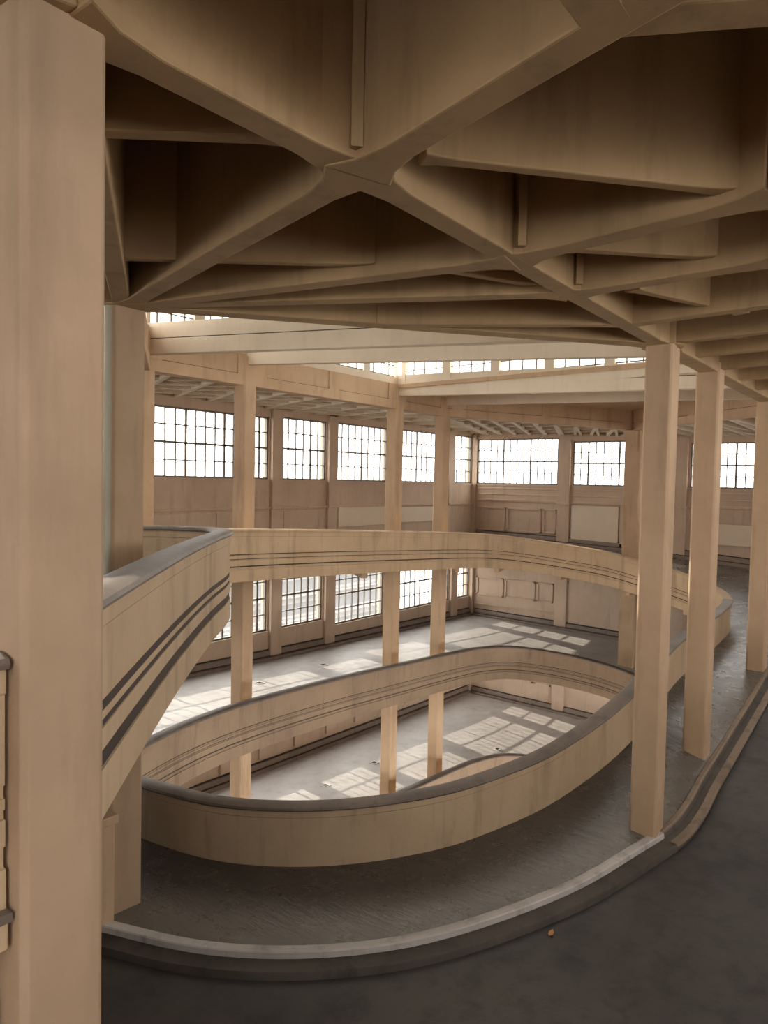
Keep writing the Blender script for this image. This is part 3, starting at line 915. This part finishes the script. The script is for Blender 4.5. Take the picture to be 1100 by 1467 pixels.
for k in range(len(ka)):
    pass
def outer_z(x, y):
    best = None
    for a, b in zip(ka, kb):
        L2 = (b[0] - a[0]) ** 2 + (b[1] - a[1]) ** 2
        t = ((x - a[0]) * (b[0] - a[0]) + (y - a[1]) * (b[1] - a[1])) / L2
        dd = math.hypot(a[0] + (b[0] - a[0]) * t - x, a[1] + (b[1] - a[1]) * t - y)
        if best is None or dd < best[0]: best = (dd, a[2] + (b[2] - a[2]) * t)
    return best[1]
lx, ly = 9.5, 4.1
lz = outer_z(lx, ly) + .012
lf.prism([(lx - .06, ly, lz), (lx - .02, ly - .035, lz + .006), (lx + .05, ly - .02, lz), (lx + .08, ly + .01, lz + .012), (lx + .03, ly + .035, lz + .004), (lx - .03, ly + .03, lz)],
         [(lx - .06, ly, lz + .012), (lx - .02, ly - .035, lz + .02), (lx + .05, ly - .02, lz + .012), (lx + .08, ly + .01, lz + .026), (lx + .03, ly + .035, lz + .016), (lx - .03, ly + .03, lz + .012)])
o = lf.build('dry_leaf', 'leaf'); tag(o, 'small orange dry leaf lying on the dark floor outside the kerb', 'leaf', kind='thing')

# ------------------------------------------------------------------ pale buildings outside the windows
def building(x, y, w, d, z0, z1, label):
    m = MB(); m.box((x, y, z0), (x + w, y + d, z1))
    o = m.build('apartment_building', 'facade'); tag(o, label, 'building', 'hazy buildings outside the windows', 'thing')
    for k in range(int((z1 - z0) / 3.2)):
        zz = z0 + 1.2 + k * 3.2
        sb = MB(); sb.box((x + .8, y - .08, zz), (x + w - .8, y, zz + 1.5))
        sb.build('window_band', 'facade_dark', o)
    for k in range(int((z1 - z0) / 3.2)):
        bl = MB(); bl.box((x, y - 1.2, z0 + k * 3.2 + .6), (x + w, y, z0 + k * 3.2 + .8))
        bl.build('balcony', 'facade', o)
building(18, 62, 34, 12, -26, -3.0, 'hazy pale block outside, behind the lower windows left of the middle pillar')
building(56, 70, 40, 12, -26, -3.8, 'hazy pale block outside, behind the lower windows near the far corner')

# ------------------------------------------------------------------ light
w = bpy.data.worlds.new('World'); scene.world = w; w.use_nodes = True
wt = w.node_tree; wt.nodes.clear()
wo = wt.nodes.new('ShaderNodeOutputWorld'); bg = wt.nodes.new('ShaderNodeBackground')
tc = wt.nodes.new('ShaderNodeTexCoord'); sp = wt.nodes.new('ShaderNodeSeparateXYZ')
wt.links.new(tc.outputs['Generated'], sp.inputs[0])
cr = wt.nodes.new('ShaderNodeValToRGB')
cr.color_ramp.elements[0].position = 0.365; cr.color_ramp.elements[0].color = (0.10, 0.088, 0.075, 1)
cr.color_ramp.elements[1].position = 0.455; cr.color_ramp.elements[1].color = (1.0, 0.97, 0.93, 1)
mr = wt.nodes.new('ShaderNodeMapRange'); mr.inputs['From Min'].default_value = -1; mr.inputs['From Max'].default_value = 1
wt.links.new(sp.outputs['Z'], mr.inputs['Value']); wt.links.new(mr.outputs[0], cr.inputs[0])
wt.links.new(cr.outputs[0], bg.inputs[0]); bg.inputs[1].default_value = 3.4
wt.links.new(bg.outputs[0], wo.inputs[0])

sd = bpy.data.lights.new('sun', 'SUN'); sd.energy = 2.6; sd.angle = math.radians(0.4); sd.color = (1.0, 0.90, 0.76)
so = bpy.data.objects.new('sun', sd); COL.objects.link(so)
el = math.radians(26); az = Vector((-0.12, -1.0)).normalized()
dirv = Vector((az.x * math.cos(el), az.y * math.cos(el), -math.sin(el)))
so.rotation_euler = dirv.to_track_quat('-Z', 'Y').to_euler(); so.location = (20, 60, 50)

def portal(cx, cy, cz, sx, sy, direction):
    ld = bpy.data.lights.new('portal', 'AREA'); ld.shape = 'RECTANGLE'; ld.size = sx; ld.size_y = sy
    ld.cycles.is_portal = True
    lo = bpy.data.objects.new('portal', ld); COL.objects.link(lo)
    lo.location = V((cx, cy, cz)); lo.rotation_euler = Vector(direction).to_track_quat('-Z', 'Y').to_euler()

# ------------------------------------------------------------------ camera
cam = bpy.data.cameras.new('camera'); co = bpy.data.objects.new('camera', cam); COL.objects.link(co)
P = math.radians(2.35); R = math.radians(1.15); H = math.radians(37.0)
f = Vector((math.cos(H) * math.cos(P), math.sin(H) * math.cos(P), -math.sin(P)))
r0 = Vector((math.sin(H), -math.cos(H), 0)); u0 = r0.cross(f)
r = r0 * math.cos(R) + u0 * math.sin(R); u = u0 * math.cos(R) - r0 * math.sin(R)
mw = Matrix((r, u, -f)).transposed().to_4x4(); mw.translation = Vector((0, 0, ZE))
co.matrix_world = mw
cam.sensor_fit = 'VERTICAL'; cam.sensor_height = 36; cam.lens = 1060 / 1467 * 36
cam.clip_start = 0.05; cam.clip_end = 500
scene.camera = co

vs = scene.view_settings
vs.view_transform = 'Standard'; vs.look = 'None'; vs.gamma = 1.0; vs.use_curve_mapping = False
vs.exposure = 1.38
scene.cycles.max_bounces = 14; scene.cycles.diffuse_bounces = 8; scene.cycles.transparent_max_bounces = 12
scene.cycles.use_denoising = True
scene.cycles.caustics_reflective = False; scene.cycles.caustics_refractive = False
